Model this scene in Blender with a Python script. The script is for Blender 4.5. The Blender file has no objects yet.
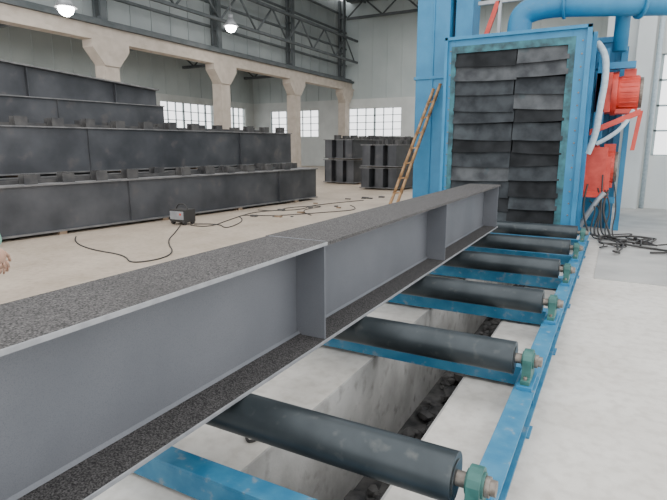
import bpy, bmesh, math, random
from mathutils import Vector, Matrix
random.seed(4)
S = bpy.context.scene
COL = S.collection
CZ = 1.43

# ------------------------------------------------------------------ materials
def mat(name, c1, c2=None, scale=6.0, rough=0.6, metal=0.0, bump=0.0, detail=6, lo=0.35, hi=0.65, bscale=None, emit=0, spots=None, spec=None):
    m = bpy.data.materials.new(name); m.use_nodes = True
    nt = m.node_tree; n = nt.nodes; b = n['Principled BSDF']
    b.inputs['Roughness'].default_value = rough
    b.inputs['Metallic'].default_value = metal
    if spec is not None: b.inputs['Specular IOR Level'].default_value = spec
    b.inputs['Base Color'].default_value = (*c1, 1)
    if emit:
        b.inputs['Emission Color'].default_value = (*c1, 1)
        b.inputs['Emission Strength'].default_value = emit
    tc = n.new('ShaderNodeTexCoord')
    if c2:
        no = n.new('ShaderNodeTexNoise'); no.inputs['Scale'].default_value = scale; no.inputs['Detail'].default_value = detail
        r = n.new('ShaderNodeValToRGB')
        r.color_ramp.elements[0].position = lo; r.color_ramp.elements[1].position = hi
        r.color_ramp.elements[0].color = (*c1, 1); r.color_ramp.elements[1].color = (*c2, 1)
        nt.links.new(tc.outputs['Object'], no.inputs['Vector'])
        nt.links.new(no.outputs['Fac'], r.inputs['Fac'])
        out = r.outputs['Color']
        if spots:
            no2 = n.new('ShaderNodeTexNoise'); no2.inputs['Scale'].default_value = spots[0]; no2.inputs['Detail'].default_value = 8
            r2 = n.new('ShaderNodeValToRGB')
            r2.color_ramp.elements[0].position = spots[2]; r2.color_ramp.elements[1].position = spots[3]
            mx = n.new('ShaderNodeMixRGB'); mx.inputs['Color2'].default_value = (*spots[1], 1)
            nt.links.new(tc.outputs['Object'], no2.inputs['Vector'])
            nt.links.new(no2.outputs['Fac'], r2.inputs['Fac'])
            nt.links.new(r2.outputs['Color'], mx.inputs['Fac'])
            nt.links.new(out, mx.inputs['Color1'])
            out = mx.outputs['Color']
        nt.links.new(out, b.inputs['Base Color'])
    if bump:
        nb = n.new('ShaderNodeTexNoise'); nb.inputs['Scale'].default_value = bscale or scale * 3; nb.inputs['Detail'].default_value = 8
        bp = n.new('ShaderNodeBump'); bp.inputs['Strength'].default_value = bump; bp.inputs['Distance'].default_value = 0.01
        nt.links.new(tc.outputs['Object'], nb.inputs['Vector'])
        nt.links.new(nb.outputs['Fac'], bp.inputs['Height'])
        nt.links.new(bp.outputs['Normal'], b.inputs['Normal'])
    return m

M = {}
M['blue'] = mat('blue_paint', (0.014, 0.155, 0.30), (0.026, 0.20, 0.37), 3, 0.5, bump=0.05, spots=(22, (0.09, 0.17, 0.22), 0.62, 0.8))
M['blue_dusty'] = mat('blue_paint_dusty', (0.018, 0.145, 0.27), (0.05, 0.21, 0.34), 9, 0.5, bump=0.1, spots=(18, (0.24, 0.26, 0.27), 0.6, 0.76))
M['teal'] = mat('teal_overspray', (0.012, 0.04, 0.05), (0.03, 0.15, 0.18), 7, 0.6)
M['rubber'] = mat('rubber_curtain', (0.016, 0.019, 0.022), (0.042, 0.048, 0.053), 5, 0.8, bump=0.15, bscale=10, spots=(2.6, (0.085, 0.10, 0.108), 0.55, 0.85), spec=0.25)
M['rubber2'] = mat('rubber_curtain_worn', (0.035, 0.038, 0.042), (0.09, 0.096, 0.10), 4, 0.8, bump=0.15, bscale=10, spots=(3, (0.015, 0.05, 0.06), 0.62, 0.8), spec=0.25)
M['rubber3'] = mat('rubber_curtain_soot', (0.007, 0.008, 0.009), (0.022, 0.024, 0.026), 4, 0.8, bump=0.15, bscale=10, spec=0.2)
M['web'] = mat('blasted_steel', (0.126, 0.133, 0.147), (0.165, 0.172, 0.187), 1.6, 0.52, 0.25, bump=0.04, bscale=160, spots=(300, (0.112, 0.117, 0.13), 0.5, 0.7))
M['grit'] = mat('grit_covered_steel', (0.022, 0.021, 0.0205), (0.165, 0.155, 0.15), 165, 0.85, 0.0, bump=0.6, bscale=165, lo=0.36, hi=0.72, detail=3, spots=(3, (0.06, 0.056, 0.054), 0.5, 0.95), spec=0.3)
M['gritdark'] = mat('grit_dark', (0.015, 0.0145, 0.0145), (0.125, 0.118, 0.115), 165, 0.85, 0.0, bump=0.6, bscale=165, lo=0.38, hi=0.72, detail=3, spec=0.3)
M['edge'] = mat('bright_steel_edge', (0.25, 0.255, 0.265), (0.33, 0.335, 0.345), 20, 0.45, 0.3)
M['roller'] = mat('roller_steel', (0.024, 0.032, 0.036), (0.044, 0.054, 0.059), 5, 0.36, 0.4, bump=0.03, spots=(14, (0.10, 0.105, 0.10), 0.6, 0.85))
M['shaft'] = mat('worn_shaft', (0.14, 0.12, 0.10), (0.26, 0.23, 0.20), 30, 0.5, 0.6)
M['green'] = mat('green_bearing', (0.016, 0.08, 0.07), (0.04, 0.14, 0.12), 12, 0.5)
M['concrete'] = mat('white_concrete', (0.33, 0.32, 0.30), (0.50, 0.49, 0.465), 3.2, 0.8, bump=0.2, bscale=30, spots=(9, (0.26, 0.25, 0.23), 0.55, 0.72))
M['greyslab'] = mat('grey_floor_plate', (0.34, 0.335, 0.32), (0.44, 0.435, 0.41), 2.2, 0.7)
M['stub'] = mat('stub_steel', (0.04, 0.04, 0.042), (0.10, 0.095, 0.09), 4, 0.6, 0.2)
M['girder'] = mat('dark_girder_steel', (0.042, 0.044, 0.049), (0.085, 0.087, 0.093), 1.5, 0.5, 0.25, spots=(3, (0.12, 0.105, 0.097), 0.6, 0.8))
M['girder_top'] = mat('girder_flange', (0.12, 0.12, 0.12), (0.20, 0.195, 0.19), 6, 0.6, 0.2)
M['beige'] = mat('beige_concrete_column', (0.42, 0.36, 0.30), (0.50, 0.44, 0.375), 3, 0.8)
M['siding'] = mat('wall_siding', (0.42, 0.47, 0.465), (0.48, 0.53, 0.52), 0.6, 0.7)
M['sidingshade'] = mat('wall_siding_shaded', (0.24, 0.265, 0.265), (0.30, 0.325, 0.32), 0.6, 0.7)  # siding colour darkened to paint in the shade on the clerestory wall
M['wallwhite'] = mat('white_wall', (0.54, 0.56, 0.545), (0.62, 0.64, 0.62), 1.2, 0.8)
M['roof'] = mat('roof_sheet', (0.12, 0.13, 0.13), (0.17, 0.18, 0.18), 1.0, 0.8)
M['truss'] = mat('truss_steel', (0.06, 0.072, 0.075), (0.10, 0.11, 0.115), 2, 0.7)
M['frame'] = mat('window_frame', (0.35, 0.42, 0.43), rough=0.6)
M['red'] = mat('red_paint', (0.50, 0.04, 0.025), (0.62, 0.07, 0.045), 8, 0.45)
M['hose'] = mat('pale_hose', (0.36, 0.44, 0.48), (0.48, 0.55, 0.58), 20, 0.5)
M['black'] = mat('black_cable', (0.03, 0.028, 0.026), rough=0.6)
M['bamboo'] = mat('bamboo', (0.24, 0.13, 0.055), (0.38, 0.23, 0.11), 12, 0.6)
M['rock'] = mat('dark_rubble', (0.025, 0.025, 0.026), (0.11, 0.105, 0.10), 6, 0.85, bump=0.5)
M['lamp'] = mat('lamp_glow', (1, 0.98, 0.93), emit=40)
M['grey'] = mat('grey_metal', (0.28, 0.29, 0.3), (0.36, 0.37, 0.38), 8, 0.5, 0.4)
M['wood'] = mat('timber_block', (0.16, 0.11, 0.07), (0.25, 0.18, 0.12), 6, 0.8)
M['skin'] = mat('skin', (0.55, 0.33, 0.23), (0.60, 0.37, 0.27), 6, 0.5)
M['hair'] = mat('hair', (0.015, 0.012, 0.01), rough=0.5)

def floor_mat():
    m = bpy.data.materials.new('hall_floor'); m.use_nodes = True
    nt = m.node_tree; n = nt.nodes; L = nt.links; b = n['Principled BSDF']
    b.inputs['Roughness'].default_value = 0.5
    g = n.new('ShaderNodeTexCoord'); sx = n.new('ShaderNodeSeparateXYZ'); L.new(g.outputs['Object'], sx.inputs[0])
    nz = n.new('ShaderNodeTexNoise'); nz.inputs['Scale'].default_value = 0.8; nz.inputs['Detail'].default_value = 8
    L.new(g.outputs['Object'], nz.inputs['Vector'])
    ad = n.new('ShaderNodeMath'); ad.operation = 'MULTIPLY_ADD'; ad.inputs[1].default_value = 1.6
    L.new(nz.outputs['Fac'], ad.inputs[0]); L.new(sx.outputs['X'], ad.inputs[2])
    mr = n.new('ShaderNodeMapRange'); mr.inputs['From Min'].default_value = -4.2; mr.inputs['From Max'].default_value = -1.6
    L.new(ad.outputs[0], mr.inputs['Value'])
    n2 = n.new('ShaderNodeTexNoise'); n2.inputs['Scale'].default_value = 1.5; n2.inputs['Detail'].default_value = 10; n2.inputs['Roughness'].default_value = 0.65
    L.new(g.outputs['Object'], n2.inputs['Vector'])
    rt = n.new('ShaderNodeValToRGB'); e = rt.color_ramp.elements
    e[0].position = 0.3; e[0].color = (0.33, 0.265, 0.20, 1); e[1].position = 0.7; e[1].color = (0.48, 0.405, 0.32, 1)
    rw = n.new('ShaderNodeValToRGB'); e = rw.color_ramp.elements
    e[0].position = 0.3; e[0].color = (0.54, 0.505, 0.45, 1); e[1].position = 0.65; e[1].color = (0.69, 0.66, 0.605, 1)
    L.new(n2.outputs['Fac'], rt.inputs['Fac']); L.new(n2.outputs['Fac'], rw.inputs['Fac'])
    mx = n.new('ShaderNodeMixRGB'); L.new(mr.outputs[0], mx.inputs['Fac']); L.new(rt.outputs[0], mx.inputs['Color1']); L.new(rw.outputs[0], mx.inputs['Color2'])
    n3 = n.new('ShaderNodeTexNoise'); n3.inputs['Scale'].default_value = 14; n3.inputs['Detail'].default_value = 8
    L.new(g.outputs['Object'], n3.inputs['Vector'])
    r3 = n.new('ShaderNodeValToRGB'); r3.color_ramp.elements[0].position = 0.35; r3.color_ramp.elements[0].color = (0.72, 0.7, 0.68, 1); r3.color_ramp.elements[1].position = 0.55
    L.new(n3.outputs['Fac'], r3.inputs['Fac'])
    m2 = n.new('ShaderNodeMixRGB'); m2.blend_type = 'MULTIPLY'; m2.inputs['Fac'].default_value = 0.5
    L.new(mx.outputs[0], m2.inputs['Color1']); L.new(r3.outputs[0], m2.inputs['Color2'])
    L.new(m2.outputs[0], b.inputs['Base Color'])
    bp = n.new('ShaderNodeBump'); bp.inputs['Strength'].default_value = 0.15; bp.inputs['Distance'].default_value = 0.01
    L.new(n3.outputs['Fac'], bp.inputs['Height']); L.new(bp.outputs[0], b.inputs['Normal'])
    return m
M['floor'] = floor_mat()

# ------------------------------------------------------------------ mesh builder
class B:
    """accumulates primitives with materials into one mesh object"""
    def __init__(self, mats):
        self.bm = bmesh.new(); self.mats = mats
    def _fin(self, geom_faces, mi, smooth=False):
        for f in geom_faces: f.material_index = mi; f.smooth = smooth
    def box(self, lo, hi, m=0, M4=None):
        x0, y0, z0 = lo; x1, y1, z1 = hi
        vs = [self.bm.verts.new(p) for p in [(x0,y0,z0),(x1,y0,z0),(x1,y1,z0),(x0,y1,z0),(x0,y0,z1),(x1,y0,z1),(x1,y1,z1),(x0,y1,z1)]]
        if M4:
            for v in vs: v.co = M4 @ v.co
        fs = [self.bm.faces.new([vs[i] for i in q]) for q in [(0,3,2,1),(4,5,6,7),(0,1,5,4),(1,2,6,5),(2,3,7,6),(3,0,4,7)]]
        self._fin(fs, m); return fs
    def cyl(self, a, b, r, m=0, seg=24, r2=None):
        a = Vector(a); b = Vector(b); d = b - a; L = d.length
        rot = d.to_track_quat('Z', 'Y').to_matrix().to_4x4()
        mt = Matrix.Translation((a + b) / 2) @ rot
        g = bmesh.ops.create_cone(self.bm, cap_ends=True, segments=seg, radius1=r, radius2=r if r2 is None else r2, depth=L, matrix=mt)
        fs = set(f for v in g['verts'] for f in v.link_faces)
        for f in fs:
            f.material_index = m; f.smooth = len(f.verts) == 4
    def prism(self, pts, axis, a, b, m=0, M4=None):
        def P(p, t):
            if axis == 'X': v = Vector((t, p[0], p[1]))
            elif axis == 'Y': v = Vector((p[0], t, p[1]))
            else: v = Vector((p[0], p[1], t))
            return M4 @ v if M4 else v
        v0 = [self.bm.verts.new(P(p, a)) for p in pts]; v1 = [self.bm.verts.new(P(p, b)) for p in pts]
        k = len(pts)
        fs = [self.bm.faces.new(v0), self.bm.faces.new(v1[::-1])]
        for i in range(k): fs.append(self.bm.faces.new([v0[i], v1[i], v1[(i+1)%k], v0[(i+1)%k]]))
        self._fin(fs, m)
    def ball(self, c, r, m=0, sc=(1,1,1), sub=2):
        g = bmesh.ops.create_icosphere(self.bm, subdivisions=sub, radius=r, matrix=Matrix.Translation(c) @ Matrix.Diagonal((*sc, 1)))
        for v in g['verts']:
            for f in v.link_faces: f.material_index = m; f.smooth = True
        return g['verts']
    def done(self, name, parent=None, bevel=0):
        bmesh.ops.recalc_face_normals(self.bm, faces=self.bm.faces)
        me = bpy.data.meshes.new(name); self.bm.to_mesh(me); self.bm.free()
        for k in self.mats: me.materials.append(M[k])
        o = bpy.data.objects.new(name, me); COL.objects.link(o)
        if parent: o.parent = parent
        if bevel:
            bv = o.modifiers.new('bevel', 'BEVEL'); bv.width = bevel; bv.segments = 2; bv.limit_method = 'ANGLE'
        return o

def empty(name, loc=(0,0,0)):
    e = bpy.data.objects.new(name, None); COL.objects.link(e); e.empty_display_size = 0.1
    return e

def tube(name, pts, r, m, parent=None, cyclic=False):
    cu = bpy.data.curves.new(name, 'CURVE'); cu.dimensions = '3D'; cu.bevel_depth = r; cu.bevel_resolution = 4; cu.resolution_u = 10; cu.use_fill_caps = True
    sp = cu.splines.new('NURBS'); sp.points.add(len(pts) - 1)
    for i, p in enumerate(pts): sp.points[i].co = (*p, 1)
    sp.use_endpoint_u = True; sp.order_u = 3
    cu.materials.append(M[m])
    o = bpy.data.objects.new(name, cu); COL.objects.link(o)
    if parent: o.parent = parent
    return o

# ------------------------------------------------------------------ floor & trench
TX0, TX1, TD = -1.36, -0.72, -0.82
b = B(['floor', 'concrete', 'rock'])
b.box((-26, -2, -1.0), (TX0, 33, 0), 0)
b.box((TX1, -2, -1.0), (7, 33, 0), 0)
b.box((TX0, -2, -1.0), (TX1, 33, TD), 2)
b.box((TX0, 8.6, TD), (TX1, 33, 0), 0)
b.done('floor')
b = B(['concrete'])
b.box((TX0 - 0.001, -2, TD), (TX0 + 0.012, 8.6, -0.002)); b.box((TX1 - 0.012, -2, TD), (TX1 + 0.001, 8.6, -0.002))
b.done('trim_1')
b = B(['greyslab'])
b.box((-0.12, 6.2, 0.0), (3.5, 13.9, 0.008))
b.done('floor_plate')
b = B(['rock'])
for i in range(560):
    y = random.uniform(0.3, 8.5); x = random.uniform(TX0 + 0.1, TX1 - 0.1)
    r = random.uniform(0.03, 0.085)
    vs = b.ball((x, y, TD + r * 0.6 + random.uniform(0, 0.12) * (1 if x > -1.1 else .3)), r, 0, (1, random.uniform(.7, 1.4), random.uniform(.5, .9)), 1)
    for v in vs: v.co += Vector([random.uniform(-.2, .2) * r for _ in range(3)])
for f in b.bm.faces: f.smooth = False
b.done('trench_rubble')

# ------------------------------------------------------------------ the steel beam
XN, XF = -1.316, -1.70
XM = (XN + XF) / 2
ZT = CZ - 0.5; ZB = 0.37; TF = 0.02
Y0, Y1 = -1.2, 6.97
beam = empty('steel_h_beam')
b = B(['grit', 'edge', 'gritdark', 'web'])
b.box((XF, Y0, ZT - TF), (XN, 2.36, ZT), 0)
b.box((XF - 0.014, 2.363, ZT - TF), (XN + 0.004, Y1, ZT), 0)
b.box((XN - 0.003, Y0, ZT - TF + 0.001), (XN + 0.003, Y1 - 0.001, ZT - 0.001), 1)
b.box((XF + 0.01, 2.356, ZT), (XN - 0.01, 2.367, ZT + 0.002), 3)
b.done('top_flange', beam, 0.002)
b = B(['gritdark', 'edge'])
b.box((XF, Y0, ZB), (XN, Y1, ZB + TF), 0)
b.box((XN - 0.003, Y0, ZB + 0.001), (XN + 0.003, Y1 - 0.001, ZB + TF - 0.001), 1)
b.done('bottom_flange', beam, 0.002)
b = B(['web'])
b.box((XM - 0.007, Y0, ZB + TF), (XM + 0.007, Y1, ZT - TF))
for z, s in ((ZB + TF, 1), (ZT - TF, -1)):
    b.prism([(XM + 0.007, z), (XM + 0.019, z), (XM + 0.007, z + s * 0.012)], 'Y', Y0, Y1)
b.done('web', beam)
b = B(['web', 'edge'])
for y in (0.05, 2.35, 4.6, 6.9):
    for s in (1, -1):
        xa = XM + s * 0.007; xb = XM + s * 0.186
        c = 0.03
        b.prism([(xa, ZB + TF + c), (xa + s * c, ZB + TF), (xb, ZB + TF), (xb, ZT - TF), (xa + s * c, ZT - TF), (xa, ZT - TF - c)], 'Y', y - 0.006, y + 0.006)
b.done('stiffeners', beam, 0.001)

# ------------------------------------------------------------------ roller conveyor
conv = empty('roller_conveyor')
XR = -0.33; XL = 2 * XM - XR
RY = [0.45, 1.65, 2.85, 4.04, 5.24, 6.44, 7.62]
RR = 0.09; RZ = ZB - RR
b = B(['blue_dusty', 'shaft'])
for xc, s in ((XR, 1), (XL, -1)):
    w = 0.055; t = 0.012; h = 0.15
    b.box((xc - w, -1.2, h - t), (xc + w, 8.6, h), 0)
    b.box((xc - w, -1.2, 0.012), (xc + w, 8.6, 0.012 + t), 0)
    xi = xc - s * w
    b.box((min(xi, xi + s * t), -1.2, 0.024), (max(xi, xi + s * t), 8.6, h - t), 0)
    for y in RY:
        b.box((xc - 0.07, y - 0.33, 0.0), (xc + 0.07, y - 0.21, 0.012), 0)
        b.box((xc - w + 0.01, y - 0.01, 0.024), (xc + w - 0.012, y + 0.0, h - t), 0)
b.done('side_rails', conv, 0.002)
b = B(['blue_dusty'])
for yc in (0.2, 1.43, 3.12, 4.32, 5.52, 6.72, 7.9):
    x0, x1 = XL + 0.055, XR - 0.055
    b.box((x0, yc - 0.05, 0.125), (x1, yc + 0.05, 0.137))
    b.box((x0, yc - 0.05, 0.02), (x1, yc - 0.04, 0.125))
    b.box((x0, yc + 0.04, 0.02), (x1, yc + 0.05, 0.125))
b.done('cross_members', conv, 0.002)
for i, y in enumerate(RY):
    b = B(['roller', 'shaft'])
    xa, xb = XL + 0.09, XR - 0.07
    b.cyl((xa, y, RZ), (xb, y, RZ), RR, 0, 48)
    b.cyl((xb, y, RZ), (xb + 0.004, y, RZ), RR * 0.72, 0, 32)
    b.cyl((XL - 0.07, y, RZ), (XR + 0.07, y, RZ), 0.028, 1, 20)
    b.cyl((XR + 0.03, y, RZ), (XR + 0.05, y, RZ), 0.036, 1, 20)
    b.done('roller_%d' % (i + 1), conv, 0.003)
b = B(['green', 'blue', 'shaft'])
for y in RY:
    for xc in (XR, XL):
        b.box((xc - 0.04, y - 0.12, 0.15), (xc + 0.04, y + 0.12, 0.172), 1)
        pts = [(y - 0.10, 0.172), (y + 0.10, 0.172), (y + 0.10, 0.197), (y + 0.068, 0.205)]
        for k in range(0, 9):
            a = math.radians(-10 + k * 200 / 8)
            pts.append((y + 0.062 * math.cos(a), RZ + 0.062 * math.sin(a)))
        pts += [(y - 0.068, 0.205), (y - 0.10, 0.197)]
        b.prism(pts, 'X', xc - 0.024, xc + 0.024, 0)
        b.cyl((xc - 0.032, y, RZ), (xc + 0.032, y, RZ), 0.045, 0, 20)
        for s in (-1, 1):
            b.cyl((xc, y + s * 0.085, 0.195), (xc, y + s * 0.085, 0.215), 0.011, 2, 6)
b.done('pillow_block_bearings', conv, 0.002)

# ------------------------------------------------------------------ shot blasting machine
mach = empty('shot_blasting_machine')
CX0, CX1, CY, CT = -2.60, -0.51, 8.66, CZ + 1.66
b = B(['blue', 'teal', 'shaft'])
D = 1.6
b.box((CX0, CY, 0), (CX0 + 0.07, CY + D, CT), 0)
b.box((CX1 - 0.07, CY, 0), (CX1, CY + D, CT), 0)
b.box((CX0, CY, CT - 0.07), (CX1, CY + D, CT), 0)
b.box((CX0, CY - 0.02, 0), (CX0 + 0.14, CY + 0.02, CT), 0)
b.box((CX1 - 0.24, CY - 0.02, 0), (CX1, CY + 0.02, CT), 0)
b.box((CX0 + 0.14, CY - 0.02, CT - 0.17), (CX1 - 0.24, CY + 0.02, CT), 0)
b.box((CX0 + 0.14, CY - 0.02, 0.0), (CX1 - 0.24, CY + 0.02, 0.16), 0)
b.box((CX0 + 0.08, CY - 0.024, 0.16), (CX0 + 0.16, CY - 0.005, CT - 0.13), 1)
b.box((CX1 - 0.29, CY - 0.024, 0.16), (CX1 - 0.19, CY - 0.005, CT - 0.13), 1)
b.box((CX0 + 0.08, CY - 0.025, CT - 0.23), (CX1 - 0.19, CY - 0.006, CT - 0.12), 1)
b.box((CX1 - 0.05, CY - 0.07, 0), (CX1 + 0.015, CY - 0.02, CT + 0.02), 0)
b.box((CX0 - 0.02, CY - 0.07, CT - 0.03), (CX1 + 0.015, CY - 0.02, CT + 0.02), 0)
b.box((CX0 - 0.02, CY - 0.07, 0), (CX0 + 0.03, CY - 0.02, CT + 0.02), 0)
for k in range(16):
    z = 0.2 + k * 0.18
    b.cyl((CX1 - 0.10, CY - 0.03, z), (CX1 - 0.10, CY - 0.02, z), 0.014, 2, 8)
    b.cyl((CX0 + 0.07, CY - 0.03, z), (CX0 + 0.07, CY - 0.02, z), 0.012, 2, 8)
for y in (CY + 0.45, CY + 0.95):
    b.box((CX1, y, 0), (CX1 + 0.06, y + 0.05, CT), 0)
b.done('entry_vestibule', mach, 0.004)
# rubber curtain: two stacks of overlapping horizontal plates
b = B(['rubber', 'rubber2', 'rubber3'])
xc = -1.50
for col, (xa, xb_) in enumerate(((CX0 + 0.15, xc), (xc, CX1 - 0.26))):
    for layer in range(12):
        z1 = CT - 0.17 - layer * 0.225
        z0 = z1 - 0.25 - random.uniform(0, 0.02)
        ta = random.uniform(-0.02, 0.02); tb = ta + random.uniform(-0.04, 0.04)
        out = random.uniform(0.0, 0.025)
        mi = random.choice([0, 0, 1, 1, 2])
        ea = random.uniform(-0.02, 0.03) if col == 1 else 0; eb = random.uniform(-0.03, 0.02) if col == 0 else 0
        ya = CY + 0.02; yb = CY - 0.02 - out
        X0, X1 = xa + ea, xb_ + eb
        nn = 4
        for k in range(nn):
            f0, f1 = k / nn, (k + 1) / nn
            u0, u1 = X0 + (X1 - X0) * f0, X0 + (X1 - X0) * f1
            s0, s1 = ta + (tb - ta) * f0, ta + (tb - ta) * f1
            sag0 = -0.008 * math.sin(math.pi * f0); sag1 = -0.008 * math.sin(math.pi * f1)
            P = []
            for (u, s_) in ((u0, s0 + sag0), (u1, s1 + sag1)):
                P += [(u, ya, z1 + s_), (u, ya + 0.015, z1 + s_), (u, yb + 0.015, z0 + s_), (u, yb, z0 + s_)]
            vs = [b.bm.verts.new(p) for p in P]
            for q in ((0, 1, 2, 3), (7, 6, 5, 4), (0, 4, 5, 1), (1, 5, 6, 2), (2, 6, 7, 3), (3, 7, 4, 0)):
                fc = b.bm.faces.new([vs[i] for i in q]); fc.material_index = mi
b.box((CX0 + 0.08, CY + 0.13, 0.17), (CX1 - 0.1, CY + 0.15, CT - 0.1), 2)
b.done('rubber_curtain', mach)
b = B(['blue', 'shaft'])
b.box((-3.0, CY + D, 0), (-0.12, CY + D + 2.6, 3.2), 0)
for z in (0.05, 1.0, 1.9, 3.1):
    b.box((-3.05, CY + D - 0.04, z), (-0.08, CY + D, z + 0.08), 0)
b.box((-0.20, CY + D - 0.05, 0), (-0.08, CY + D, 3.2), 0)
b.done('blast_chamber', mach, 0.006)
b = B(['blue', 'shaft'])
b.box((-3.42, 9.5, 0), (-2.82, 10.15, 7.0), 0)
for z in (2.6, 4.0, 5.2, 6.4):
    b.box((-3.45, 9.47, z), (-2.79, 10.18, z + 0.05), 0)
b.box((-3.52, 9.46, 0), (-2.74, 10.22, 0.4), 0)
b.box((-3.12, 9.48, 0.45), (-3.09, 9.5, 6.9), 0)
b.box((-2.75, 9.6, CT), (-2.45, 10.1, 7.0), 0)
b.done('bucket_elevator', mach, 0.006)
b = B(['red', 'grey'])
b.prism([(-2.35, CT), (-2.27, CT), (-2.02, CT + 0.75), (-2.10, CT + 0.75)], 'Y', 9.7, 9.76, 0)
b.prism([(-2.05, CT), (-2.0, CT), (-2.0, CT + 0.8), (-2.05, CT + 0.8)], 'Y', 9.7, 9.76, 1)
b.box((-2.4, 9.72, CT + 0.72), (-1.2, 9.76, CT + 0.78), 1)
b.done('roof_bracing', mach)
tube('exhaust_duct', [(-1.62, 9.3, CT - 0.05), (-1.62, 9.3, CT + 0.10), (-1.60, 9.3, CT + 0.42), (-1.2, 9.3, CT + 0.50), (-0.6, 9.35, CT + 0.46), (0.6, 9.9, CT + 0.45), (2.6, 10.6, CT + 0.45)], 0.19, 'blue', mach)
b = B(['blue'])
b.cyl((-1.62, 9.3, CT), (-1.62, 9.3, CT + 0.05), 0.25); b.cyl((-0.98, 9.31, CT + 0.49), (-0.94, 9.31, CT + 0.49), 0.225)
b.cyl((0.05, 9.64, CT + 0.45), (0.09, 9.66, CT + 0.45), 0.225)
b.cyl((-0.15, 9.9, 2.9), (-0.15, 9.9, 5.5), 0.11)
b.done('duct_flanges', mach)
def turbine(x, y, z, r, L, name):
    b = B(['red', 'shaft', 'blue'])
    b.box((x - 0.34, y - 0.30, z - 0.30), (x - 0.12, y + 0.30, z + 0.30), 0)
    b.cyl((x - 0.12, y, z), (x - 0.04, y, z), r * 1.3, 0, 28)
    b.cyl((x - 0.04, y, z), (x + L, y, z), r, 0, 28)
    for k in range(20):
        a = k * math.tau / 20
        c, s = math.cos(a), math.sin(a)
        b.cyl((x + 0.0, y + r * c, z + r * s), (x + L - .02, y + r * c, z + r * s), 0.011, 0, 6)
    b.cyl((x + L, y, z), (x + L + 0.05, y, z), r * 0.9, 1, 28)
    b.box((x + 0.03, y - 0.09, z + r - 0.01), (x + 0.2, y + 0.09, z + r + 0.10), 0)
    b.box((x - 0.05, y - 0.2, z - r - 0.06), (x + L, y + 0.2, z - r + 0.01), 0)
    b.done(name, mach, 0.003)
turbine(-0.08, 9.80, 2.24, 0.26, 0.26, 'blast_turbine_1')
turbine(-0.26, 9.85, 1.08, 0.27, 0.20, 'blast_turbine_2')
b = B(['red', 'blue', 'grey'])
b.box((-0.50, 9.40, 0.62), (-0.16, 9.54, 1.40), 0)
b.box((-0.20, 9.42, 0.70), (-0.10, 9.50, 1.25), 0)
b.prism([(9.3, 0.7), (9.75, 0.7), (9.75, 0.62), (9.2, 0.62)], 'X', -0.5, -0.1, 0)
b.prism([(-0.45, 1.58), (0.22, 1.88), (0.22, 1.97), (-0.45, 1.67)], 'Y', 9.3, 9.38, 0)
b.prism([(0.14, 1.35), (0.20, 1.35), (0.26, 1.95), (0.20, 1.95)], 'Y', 9.5, 9.56, 0)
b.box((-0.12, 10.1, 0), (-0.02, 10.2, 3.0), 1)
b.box((-0.5, 9.58, 2.60), (0.1, 9.68, 2.70), 1)
b.box((-0.5, 9.58, 0.5), (0.0, 9.68, 0.6), 1)
b.box((0.02, 9.95, 0), (0.10, 10.03, 2.0), 1)
b.box((-0.42, 9.5, 1.45), (-0.28, 9.6, 2.9), 1)
b.done('support_brackets', mach, 0.003)
tube('grit_hose', [(-0.45, 9.3, 2.95), (-0.32, 9.2, 2.8), (-0.29, 9.15, 2.4), (-0.33, 9.15, 2.0), (-0.35, 9.15, 1.55), (-0.44, 9.15, 1.3)], 0.05, 'hose', mach)
tube('grit_hose_2', [(-0.33, 9.22, 1.45), (-0.15, 9.2, 1.55), (0.05, 9.25, 1.75), (0.12, 9.5, 1.95)], 0.032, 'hose', mach)
tube('drain_pipe', [(-0.45, 9.2, 0.15), (-0.3, 9.15, 0.5), (-0.15, 9.2, 0.7)], 0.04, 'grey', mach)
rnd = random.Random(9)
for i in range(8):
    x0 = -0.40 + i * 0.05
    pts = [(x0, 9.3 + rnd.uniform(-.1, .1), 1.0 - rnd.uniform(0, .5)), (x0 + rnd.uniform(-.08, .15), 9.1, 0.5), (x0 + .05, 9.05, 0.15)]
    px, py = x0 + .1, 8.9
    for k in range(10):
        pts.append((px, py, 0.02 + rnd.uniform(0, 0.06)))
        px = min(0.9, max(-.15, px + rnd.uniform(-0.22, 0.34))); py = min(9.4, max(7.6, py + rnd.uniform(-0.5, 0.32)))
    tube('supply_hose_%d' % i, pts, rnd.uniform(0.008, 0.016), 'black', mach)

# bamboo ladder leaning on the elevator's front
lad = B(['bamboo'])
def pole(bt, a, c, r=0.03):
    a = Vector(a); c = Vector(c); d = c - a; N = 9
    for k in range(N):
        p = a + d * (k / N); q = a + d * ((k + 1) / N)
        bt.cyl(p, q, r, 0, 12, r * .92); bt.cyl(q - d.normalized() * 0.012, q, r * 1.13, 0, 12)
a1, c1 = Vector((-3.76, 8.92, 0.03)), Vector((-3.04, 9.40, 2.42))
a2, c2 = Vector((-3.60, 8.86, 0.03)), Vector((-2.92, 9.40, 2.50))
pole(lad, a1, c1); pole(lad, a2, c2)
for k in range(1, 9):
    f = k / 9.0
    lad.cyl(a1.lerp(c1, f) - Vector((.03, 0, 0)), a2.lerp(c2, f) + Vector((.03, 0, 0)), 0.013, 0, 8)
lad.done('bamboo_ladder')

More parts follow.
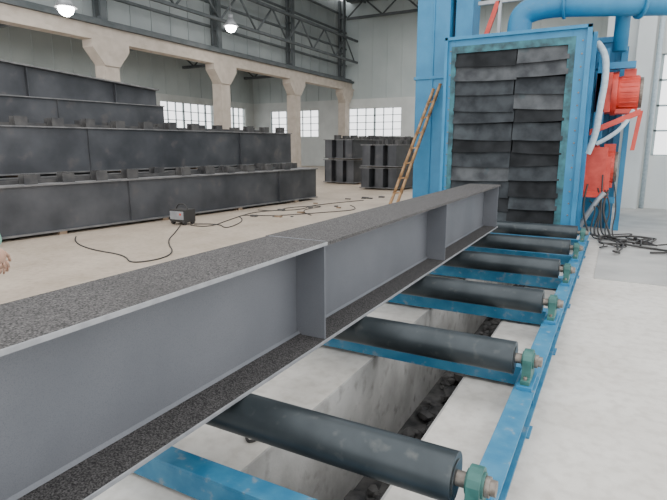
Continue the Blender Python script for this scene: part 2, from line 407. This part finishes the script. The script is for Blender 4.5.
# ------------------------------------------------------------------ stacked girders
def girder(b, Mx, x, z, y0, y1, H, Bf, mi=0, mt=1, st=4.1):
    t = 0.025
    b.box((x - Bf / 2, y0, z), (x + Bf / 2, y1, z + t), mt, Mx)
    b.box((x - Bf / 2, y0, z + H - t), (x + Bf / 2, y1, z + H), mt, Mx)
    b.box((x + Bf * 0.30, y0, z + t), (x + Bf * 0.34, y1, z + H - t), mi, Mx)
    b.box((x - Bf * 0.34, y0, z + t), (x - Bf * 0.30, y1, z + H - t), mi, Mx)
    b.box((x - Bf * 0.34, y0 + .02, z + t), (x + Bf * 0.34, y0 + .04, z + H - t), mi, Mx)
    k = y0 + 1.6
    while k < y1:
        b.box((x - Bf / 2 + 0.03, k, z + t), (x + Bf / 2 - 0.01, k + 0.012, z + H - t), mi, Mx)
        k += st
ang = -math.atan2(0.93, 7.53)
MR = Matrix.Translation((-7.98, 4.33, 0)) @ Matrix.Rotation(ang, 4, 'Z')
def stack(name, Mx, x, y0, y1, Hs, cols, colgap, Bf=0.34, stubs=True, seed=0, zbase=0.05, gap=0.04, pitch=0.62, sh=0.15):
    rnd = random.Random(seed)
    b = B(['girder', 'girder_top', 'wood', 'stub'])
    z = zbase
    y = y0 + 0.4
    while y < y1:
        b.box((x - colgap * (cols - 1) - Bf / 2, y, 0), (x + Bf / 2, y + 0.12, zbase), 2, Mx); y += 2.0
    for li, H in enumerate(Hs):
        for c in range(cols):
            girder(b, Mx, x - c * colgap, z, y0 + rnd.uniform(0, .2), y1 - rnd.uniform(0, 0.3), H, Bf)
        z += H
        if li < len(Hs) - 1:
            y = y0 + 0.5
            while y < y1:
                b.box((x - colgap * (cols - 1) - Bf / 2, y, z), (x + Bf / 2, y + 0.1, z + gap), 2, Mx); y += 2.0
            z += gap
    if stubs:
        for c in range(cols):
            y = y0 + 0.3 + 0.2 * c
            while y < y1 - 0.3:
                hh = sh + rnd.uniform(-0.02, 0.02); ww = 0.20 + rnd.uniform(-0.03, 0.03)
                if rnd.random() < 0.85:
                    b.box((x - c * colgap - 0.10, y, z), (x - c * colgap - 0.08, y + ww, z + hh), 3, Mx)
                    b.box((x - c * colgap + 0.08, y, z), (x - c * colgap + 0.10, y + ww, z + hh), 3, Mx)
                    b.box((x - c * colgap - 0.08, y + ww / 2 - .01, z), (x - c * colgap + 0.08, y + ww / 2 + .01, z + hh), 3, Mx)
                y += pitch + rnd.uniform(-.04, .04)
            b.box((x - c * colgap - 0.15, y0 + 1, z), (x - c * colgap - 0.11, y1 - 1, z + 0.06), 3, Mx)
    return b.done(name)
stack('girder_stack', MR, -0.20, -3.5, 8.1, [0.78], 2, 0.42, Bf=0.38, seed=1)
stack('girder_stack.001', MR, -1.62, -3.5, 8.75, [0.82, 0.86], 2, 0.5, seed=2)
g3 = stack('girder_stack.002', MR, -3.4, -3.0, 5.6, [0.8, 0.8, 0.7], 2, 0.55, seed=3, stubs=False)
b = B(['girder', 'girder_top'])
b.prism([(-2.5, 2.44), (5.4, 2.44), (5.4, 2.80), (-2.5, 3.38)], 'X', -3.41, -3.39, 0, MR)
b.prism([(-2.5, 3.38), (5.4, 2.80), (5.4, 2.83), (-2.5, 3.41)], 'X', -3.55, -3.25, 1, MR)
for k in range(4):
    yy = -1.8 + k * 2
    b.box((-3.5, yy, 2.44), (-3.3, yy + 0.02, 3.37 - (yy + 2.5) * 0.0734), 0, MR)
b.done('tapered_girder', g3)
stack('girder_stack.003', Matrix.Translation((-8.5, 17.2, 0)) @ Matrix.Rotation(-0.1, 4, 'Z'), -0.2, 0, 7.5, [0.85, 0.70], 3, 0.50, Bf=0.46, seed=5)
stack('girder_stack.004', Matrix.Translation((-6.15, 15.5, 0)) @ Matrix.Rotation(-0.1, 4, 'Z'), -0.2, 0, 3.6, [0.66, 0.70], 3, 0.46, Bf=0.44, seed=6)

# welding set on floor + cables
w = empty('welding_machine')
b = B(['grey', 'black', 'red'])
b.box((-7.16, 6.92, 0.05), (-6.80, 7.20, 0.28), 1)
b.box((-7.14, 6.90, 0.10), (-6.82, 6.92, 0.25), 0)
b.box((-6.9, 6.89, 0.18), (-6.86, 6.9, 0.22), 2)
for x in (-7.12, -6.84):
    for y in (6.96, 7.16): b.cyl((x - 0.02, y, 0.05), (x + 0.02, y, 0.05), 0.05, 1, 14)
b.done('body', w, 0.01)
tube('handle', [(-7.12, 7.05, 0.27), (-7.10, 7.05, 0.37), (-6.86, 7.05, 0.37), (-6.84, 7.05, 0.27)], 0.012, 'black', w)
def cable(name, pts, r=0.012):
    tube(name, [(x, y, r) for x, y in pts], r, 'black')
cable('welding_cable', [(-7.45, 5.2), (-7.1, 4.9), (-6.34, 4.62), (-5.6, 4.6), (-5.1, 4.24), (-5.0, 4.9), (-5.9, 5.6), (-6.4, 6.3), (-6.85, 6.85)], 0.009)
cable('welding_cable.001', [(-6.75, 7.1), (-6.4, 7.4), (-5.85, 6.9), (-6.2, 7.9), (-6.9, 8.5), (-6.1, 8.7), (-5.4, 9.85), (-5.0, 10.6), (-5.6, 11.2)], 0.009)
cable('welding_cable.002', [(-6.75, 7.0), (-6.2, 6.8), (-6.6, 8.0), (-6.9, 9.2), (-6.1, 9.9), (-6.5, 10.8), (-5.8, 12.4)], 0.009)
cable('welding_cable.003', [(-7.0, 9.4), (-6.5, 9.3), (-6.7, 10.2), (-6.0, 10.9), (-6.2, 9.7), (-5.5, 9.2)], 0.009)
cable('conveyor_cable', [(-2.3, 1.35), (-2.0, 1.9), (-1.7, 2.05), (-1.55, 1.95), (-1.46, 1.8), (-1.42, 1.95), (-1.39, 2.2)], 0.008)
b = B(['stub', 'wood'])
rnd = random.Random(3)
for i in range(16):
    x = rnd.uniform(-6.9, -5.6); y = rnd.uniform(8.3, 13.5); s = rnd.uniform(0.03, 0.08)
    b.box((x, y, 0), (x + s * rnd.uniform(1, 3), y + s, s * 0.5), 1 if i % 5 == 0 else 0)
b.done('steel_offcuts')

# ------------------------------------------------------------------ building
FY = 32.0; WX = -24.0; CXB = -16.0; ROOF = 9.4
def window_frames(name, axis, c, a0, a1, z0, z1, nx, nz):
    b = B(['frame'])
    t = 0.04
    def bx(u0, u1, v0, v1):
        if axis == 'Y': b.box((u0, c - t, v0), (u1, c + t, v1))
        else: b.box((c - t, u0, v0), (c + t, u1, v1))
    for i in range(nx + 1):
        u = a0 + (a1 - a0) * i / nx; ww = 0.025 if i % 3 else 0.06
        bx(max(a0, u - ww), min(a1, u + ww), z0, z1)
    for j in range(nz + 1):
        v = z0 + (z1 - z0) * j / nz
        bx(a0, a1, max(z0, v - 0.02), min(z1, v + 0.02))
    b.done(name)
wn = [0]
def wall(name, axis, c, th, a0, a1, H, wins, m='wallwhite', mup='siding', band=4.4):
    b = B([m, mup])
    def bx(u0, u1, v0, v1, k):
        if u1 - u0 < 1e-4 or v1 - v0 < 1e-4: return
        if axis == 'Y': b.box((u0, c, v0), (u1, c + th, v1), k)
        else: b.box((c, u0, v0), (c + th, u1, v1), k)
    wins = sorted(wins)
    if wins:
        z0, z1 = wins[0][2], wins[0][3]
        bx(a0, a1, 0, z0, 0); u = a0
        for (p, q, _, _) in wins:
            bx(u, p, z0, z1, 0); u = q
            wn[0] += 1
            window_frames('window_%d' % wn[0], axis, c + th / 2, p, q, z0, z1, max(2, int((q - p) / 0.6)), 4)
        bx(u, a1, z0, z1, 0)
        bx(a0, a1, z1, band, 0)
        if H > band: bx(a0, a1, band, H, 1)
    else:
        bx(a0, a1, 0, band, 0); bx(a0, a1, band, H, 1)
    if H > band:
        u = a0 + 0.5
        while u < a1:
            if axis == 'Y': b.box((u, c - 0.03, band), (u + 0.05, c, H), 1)
            else: b.box((c + th, u, band), (c + th + 0.03, u + 0.05, H), 1)
            u += 1.0
    return b.done(name)
wall('wall_far', 'Y', FY, 0.25, WX, -0.5, 10.5, [(-22.5, -18.5, 2.0, 3.8), (-16.2, -12.4, 2.0, 3.8), (-11, -7, 2.0, 3.8), (-6, -2, 2.0, 3.8)])
wall('wall_left', 'X', WX - 0.25, 0.25, -2, FY, 6.8, [(y, y + 4.6, 1.9, 4.0) for y in (-1, 5, 11, 17, 23)] + [(28.0, 31, 1.9, 4.0)])
wall('wall_machine_side', 'Y', 14.0, 0.25, -0.5, 7.0, 10.5, [(0.62, 2.7, 1.2, 3.4)])
wall('wall_inner', 'X', -0.5, 0.25, 14.25, FY, 10.5, [])
b = B(['roof', 'truss'])
b.box((CXB, 9, ROOF + 0.9), (7, 33, ROOF + 1.0), 0)
b.done('ceiling')
b = B(['roof', 'truss'])
b.box((WX, -2, 6.8), (CXB - 0.5, 33, 6.9), 0)
side_roof = b.done('ceiling.001')
b = B(['truss'])
for y in (13, 19, 25, 31):
    for z in (ROOF - 0.3, ROOF + 0.74):
        b.box((CXB + 0.2, y - 0.08, z), (-0.6, y + 0.08, z + 0.14))
    x = CXB + 0.2; k = 0
    while x < -1.9:
        z0, z1 = ROOF - 0.2, ROOF + 0.8
        if k % 2: z0, z1 = z1, z0
        b.cyl((x, y, z0), (x + 1.2, y, z1), 0.05, 0, 8); x += 1.2; k += 1
x = CXB + 1
while x < -1:
    b.box((x, 9, ROOF + 0.78), (x + 0.08, 31.9, ROOF + 0.9)); x += 1.5
for x in (CXB + 0.5,):
    for z in (6.6, 7.9):
        b.box((x - 0.06, -1, z), (x + 0.06, 31.9, z + 0.12))
    y = -1; k = 0
    while y < 31:
        z0, z1 = (6.65, 7.95) if k % 2 else (7.95, 6.65)
        b.cyl((x, y, z0), (x, y + 1.3, z1), 0.045, 0, 8); y += 1.3; k += 1
b.done('roof_trusses')
b = B(['truss'])
for y in (1, 7, 13, 19, 25, 31):
    xe = CXB - 0.6
    b.box((WX + 0.05, y - 0.1, 6.0), (xe, y + 0.1, 6.15)); b.box((WX + 0.05, y - 0.1, 6.65), (xe, y + 0.1, 6.8))
    x = WX + 0.1; k = 0
    while x < xe - 0.8:
        z0, z1 = (6.1, 6.7) if k % 2 else (6.7, 6.1)
        b.cyl((x, y, z0), (x + 0.8, y, z1), 0.05, 0, 8); x += 0.8; k += 1
b.done('side_bay_trusses', side_roof)
for i, y in enumerate((1, 7, 13, 19, 25, 31)):
    b = B(['beige', 'truss'])
    b.box((CXB - 0.25, y - 0.3, 0), (CXB + 0.25, y + 0.3, 4.9), 0)
    b.prism([(y - 0.3, 4.1), (y + 0.3, 4.1), (y + 0.75, 4.65), (y + 0.75, 4.9), (y - 0.75, 4.9), (y - 0.75, 4.65)], 'X', CXB - 0.2, CXB + 0.3, 0)
    b.box((CXB - 0.35, y - 0.12, 4.9), (CXB - 0.25, y + 0.12, ROOF + 0.9), 1)
    b.box((CXB - 0.05, y - 0.12, 5.6), (CXB + 0.05, y + 0.12, ROOF + 0.9), 1)
    z = 5.0
    while z < ROOF:
        b.box((CXB - 0.3, y - 0.05, z), (CXB, y + 0.05, z + 0.08), 1); z += 0.7
    b.done('hall_column' if i == 0 else 'hall_column.%03d' % i)
b = B(['beige', 'truss'])
b.box((CXB - 0.2, -2, 4.9), (CXB + 0.25, FY, 5.05), 0)
b.box((CXB - 0.05, -2, 5.05), (CXB + 0.1, FY, 5.4), 0)
b.box((CXB - 0.2, -2, 5.4), (CXB + 0.25, FY, 5.52), 1)
b.box((CXB - 0.02, -2, 5.52), (CXB + 0.06, FY, 5.64), 1)
b.done('crane_runway_beam')
b = B(['sidingshade', 'truss'])
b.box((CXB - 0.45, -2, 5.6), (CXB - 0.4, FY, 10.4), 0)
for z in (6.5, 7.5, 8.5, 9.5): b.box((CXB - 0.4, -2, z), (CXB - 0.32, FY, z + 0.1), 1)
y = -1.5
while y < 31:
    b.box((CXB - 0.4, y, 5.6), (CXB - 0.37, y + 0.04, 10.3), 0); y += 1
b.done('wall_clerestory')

def lamp(i, x, y, z):
    e = empty('high_bay_lamp' if i == 0 else 'high_bay_lamp.%03d' % i)
    b = B(['grey', 'lamp'])
    b.cyl((x, y, z), (x, y, z + 0.3), 0.30, 0, 24, 0.10)
    b.cyl((x, y, z + 0.3), (x, y, z + 0.45), 0.1, 0, 16)
    b.cyl((x, y, z + 0.45), (x, y, ROOF + 0.9), 0.015, 0, 8)
    b.ball((x, y, z - 0.02), 0.22, 1)
    b.done('lamp_shade', e)
lamp(0, -14.2, 17.6, 6.1)
lamp(1, -14.2, 10.3, 5.25)

# pale pilaster on the machine-side wall, carrying a pipe
b = B(['wallwhite', 'hose'])
b.box((0.12, 13.7, 0), (0.45, 13.99, 10.4), 0)
b.cyl((0.55, 13.85, 0), (0.55, 13.85, 8), 0.05, 1, 16)
b.done('wall_pilaster')

# ------------------------------------------------------------------ worker standing left of the beam
def worker():
    root = empty('worker')
    ox, oy = -3.30, 1.60
    me = bpy.data.meshes.new('body'); bm = bmesh.new()
    J = {}
    def v(k, x, y, z, r): J[k] = (bm.verts.new((ox + x, oy + y, z)), r)
    v('pel', 0, 0, .90, .16); v('waist', 0, 0, 1.05, .14); v('chest', 0, 0.01, 1.26, .155); v('neckb', 0, 0.0, 1.42, .08); v('neck', 0, .01, 1.50, .058)
    for s, n in ((1, 'r'), (-1, 'l')):
        v('sh' + n, s * .16, 0, 1.38, .070); v('el' + n, s * .245, -.02, 1.07, .052); v('wr' + n, s * .225, .05, .86, .040)
        v('hip' + n, s * .09, 0, .82, .095); v('kn' + n, s * .11, .02, .46, .062); v('an' + n, s * .12, -.02, .09, .042); v('toe' + n, s * .13, .15, .045, .035)
    E = [('pel', 'waist'), ('waist', 'chest'), ('chest', 'neckb'), ('neckb', 'neck')]
    for n in 'rl': E += [('neckb', 'sh' + n), ('sh' + n, 'el' + n), ('el' + n, 'wr' + n), ('pel', 'hip' + n), ('hip' + n, 'kn' + n), ('kn' + n, 'an' + n), ('an' + n, 'toe' + n)]
    for a, c in E: bm.edges.new((J[a][0], J[c][0]))
    bm.verts.index_update(); rad = [None] * len(bm.verts)
    for k, (vv, r) in J.items(): rad[vv.index] = r
    bm.to_mesh(me); bm.free()
    o = bpy.data.objects.new('body', me); COL.objects.link(o); o.parent = root
    sk = o.modifiers.new('skin', 'SKIN')
    for i, d in enumerate(me.skin_vertices[0].data): d.radius = (rad[i], rad[i] * .85); d.use_root = (i == 0)
    sb = o.modifiers.new('sub', 'SUBSURF'); sb.levels = 2; sb.render_levels = 2
    m = bpy.data.materials.new('work_clothes'); m.use_nodes = True; nt = m.node_tree
    tc = nt.nodes.new('ShaderNodeTexCoord'); sx = nt.nodes.new('ShaderNodeSeparateXYZ'); r = nt.nodes.new('ShaderNodeValToRGB')
    nt.links.new(tc.outputs['Object'], sx.inputs[0]); mp = nt.nodes.new('ShaderNodeMath'); mp.operation = 'DIVIDE'; mp.inputs[1].default_value = 2
    nt.links.new(sx.outputs['Z'], mp.inputs[0]); nt.links.new(mp.outputs[0], r.inputs[0])
    r.color_ramp.interpolation = 'CONSTANT'; e = r.color_ramp.elements
    e[0].position = 0; e[0].color = (.03, .03, .03, 1); e[1].position = .05; e[1].color = (.06, .07, .11, 1)
    q = e.new(.39); q.color = (.22, .45, .34, 1); q = e.new(.725); q.color = (.55, .33, .23, 1)
    nt.links.new(r.outputs[0], nt.nodes['Principled BSDF'].inputs['Base Color']); nt.nodes['Principled BSDF'].inputs['Roughness'].default_value = .8
    me.materials.append(m)
    b = B(['skin', 'hair', 'black'])
    hc = (ox, oy + .02, 1.615)
    b.ball(hc, .1, 0, (.78, .95, 1.2), 3)
    b.ball((ox, oy - .005, 1.645), .105, 1, (.80, .93, 1.0), 3)
    b.ball((ox, oy + .118, 1.60), .017, 0, (.8, 1, 1.4), 2)
    for s in (1, -1):
        b.ball((ox + s * .08, oy + .015, 1.61), .025, 0, (.4, .8, 1.2), 2)
        b.ball((ox + s * .03, oy + .10, 1.625), .010, 2, (1.3, .6, .7), 2)
    b.ball((ox, oy + .105, 1.555), .02, 0, (1.4, .5, .4), 2)
    b.done('head', root)
    b = B(['skin'])
    for s in (1, -1):
        wx, wy, wz = ox + s * .20, oy + .04, .84
        b.ball((wx, wy + .03, wz - .04), .042, 0, (.5, .9, 1.15), 2)
        for k in range(4):
            yy = wy + .0 + k * .02; L = (.055, .07, .075, .065)[k]
            p = Vector((wx, yy + .005, wz - .075)); q = p + Vector((-s * .008, .012, -L * .55)); r_ = q + Vector((-s * .02, 0, -L * .45))
            b.cyl(p, q, .009, 0, 10, .0085); b.cyl(q, r_, .0085, 0, 10, .007); b.ball(q, .0086); b.ball(r_, .007)
        p = Vector((wx, wy + .055, wz - .02)); q = p + Vector((-s * .01, .03, -.03)); r_ = q + Vector((-s * .005, .008, -.028))
        b.cyl(p, q, .011, 0, 10, .0095); b.cyl(q, r_, .0095, 0, 10, .008); b.ball(q, .0096); b.ball(r_, .008)
    b.done('hands', root)
worker()

# ------------------------------------------------------------------ light
wd = bpy.data.worlds.new('sky'); S.world = wd; wd.use_nodes = True
bg = wd.node_tree.nodes['Background']; bg.inputs['Color'].default_value = (0.97, 0.98, 1.0, 1); bg.inputs['Strength'].default_value = 2.75
def area(name, loc, size, power, rot=(0, 0, 0), col=(1, 1, 1)):
    l = bpy.data.lights.new(name, 'AREA'); l.shape = 'RECTANGLE'; l.size, l.size_y = size; l.energy = power; l.color = col
    o = bpy.data.objects.new(name, l); COL.objects.link(o); o.location = loc; o.rotation_euler = rot
area('ceiling_fill', (-7, 20, 9.0), (8, 18), 1500)  # fill light added below the closed roof to brighten the hall
area('side_bay_light', (-20, 14, 5.9), (4, 20), 300)

# ------------------------------------------------------------------ camera
cam = bpy.data.cameras.new('camera'); co = bpy.data.objects.new('camera', cam); COL.objects.link(co)
cam.sensor_width = 36; cam.lens = 36 * 520 / 667; cam.clip_start = 0.05; cam.clip_end = 200
co.location = (0, 0, CZ)
co.rotation_euler = (math.radians(90 - 11.4), 0, math.radians(28.4))
S.camera = co
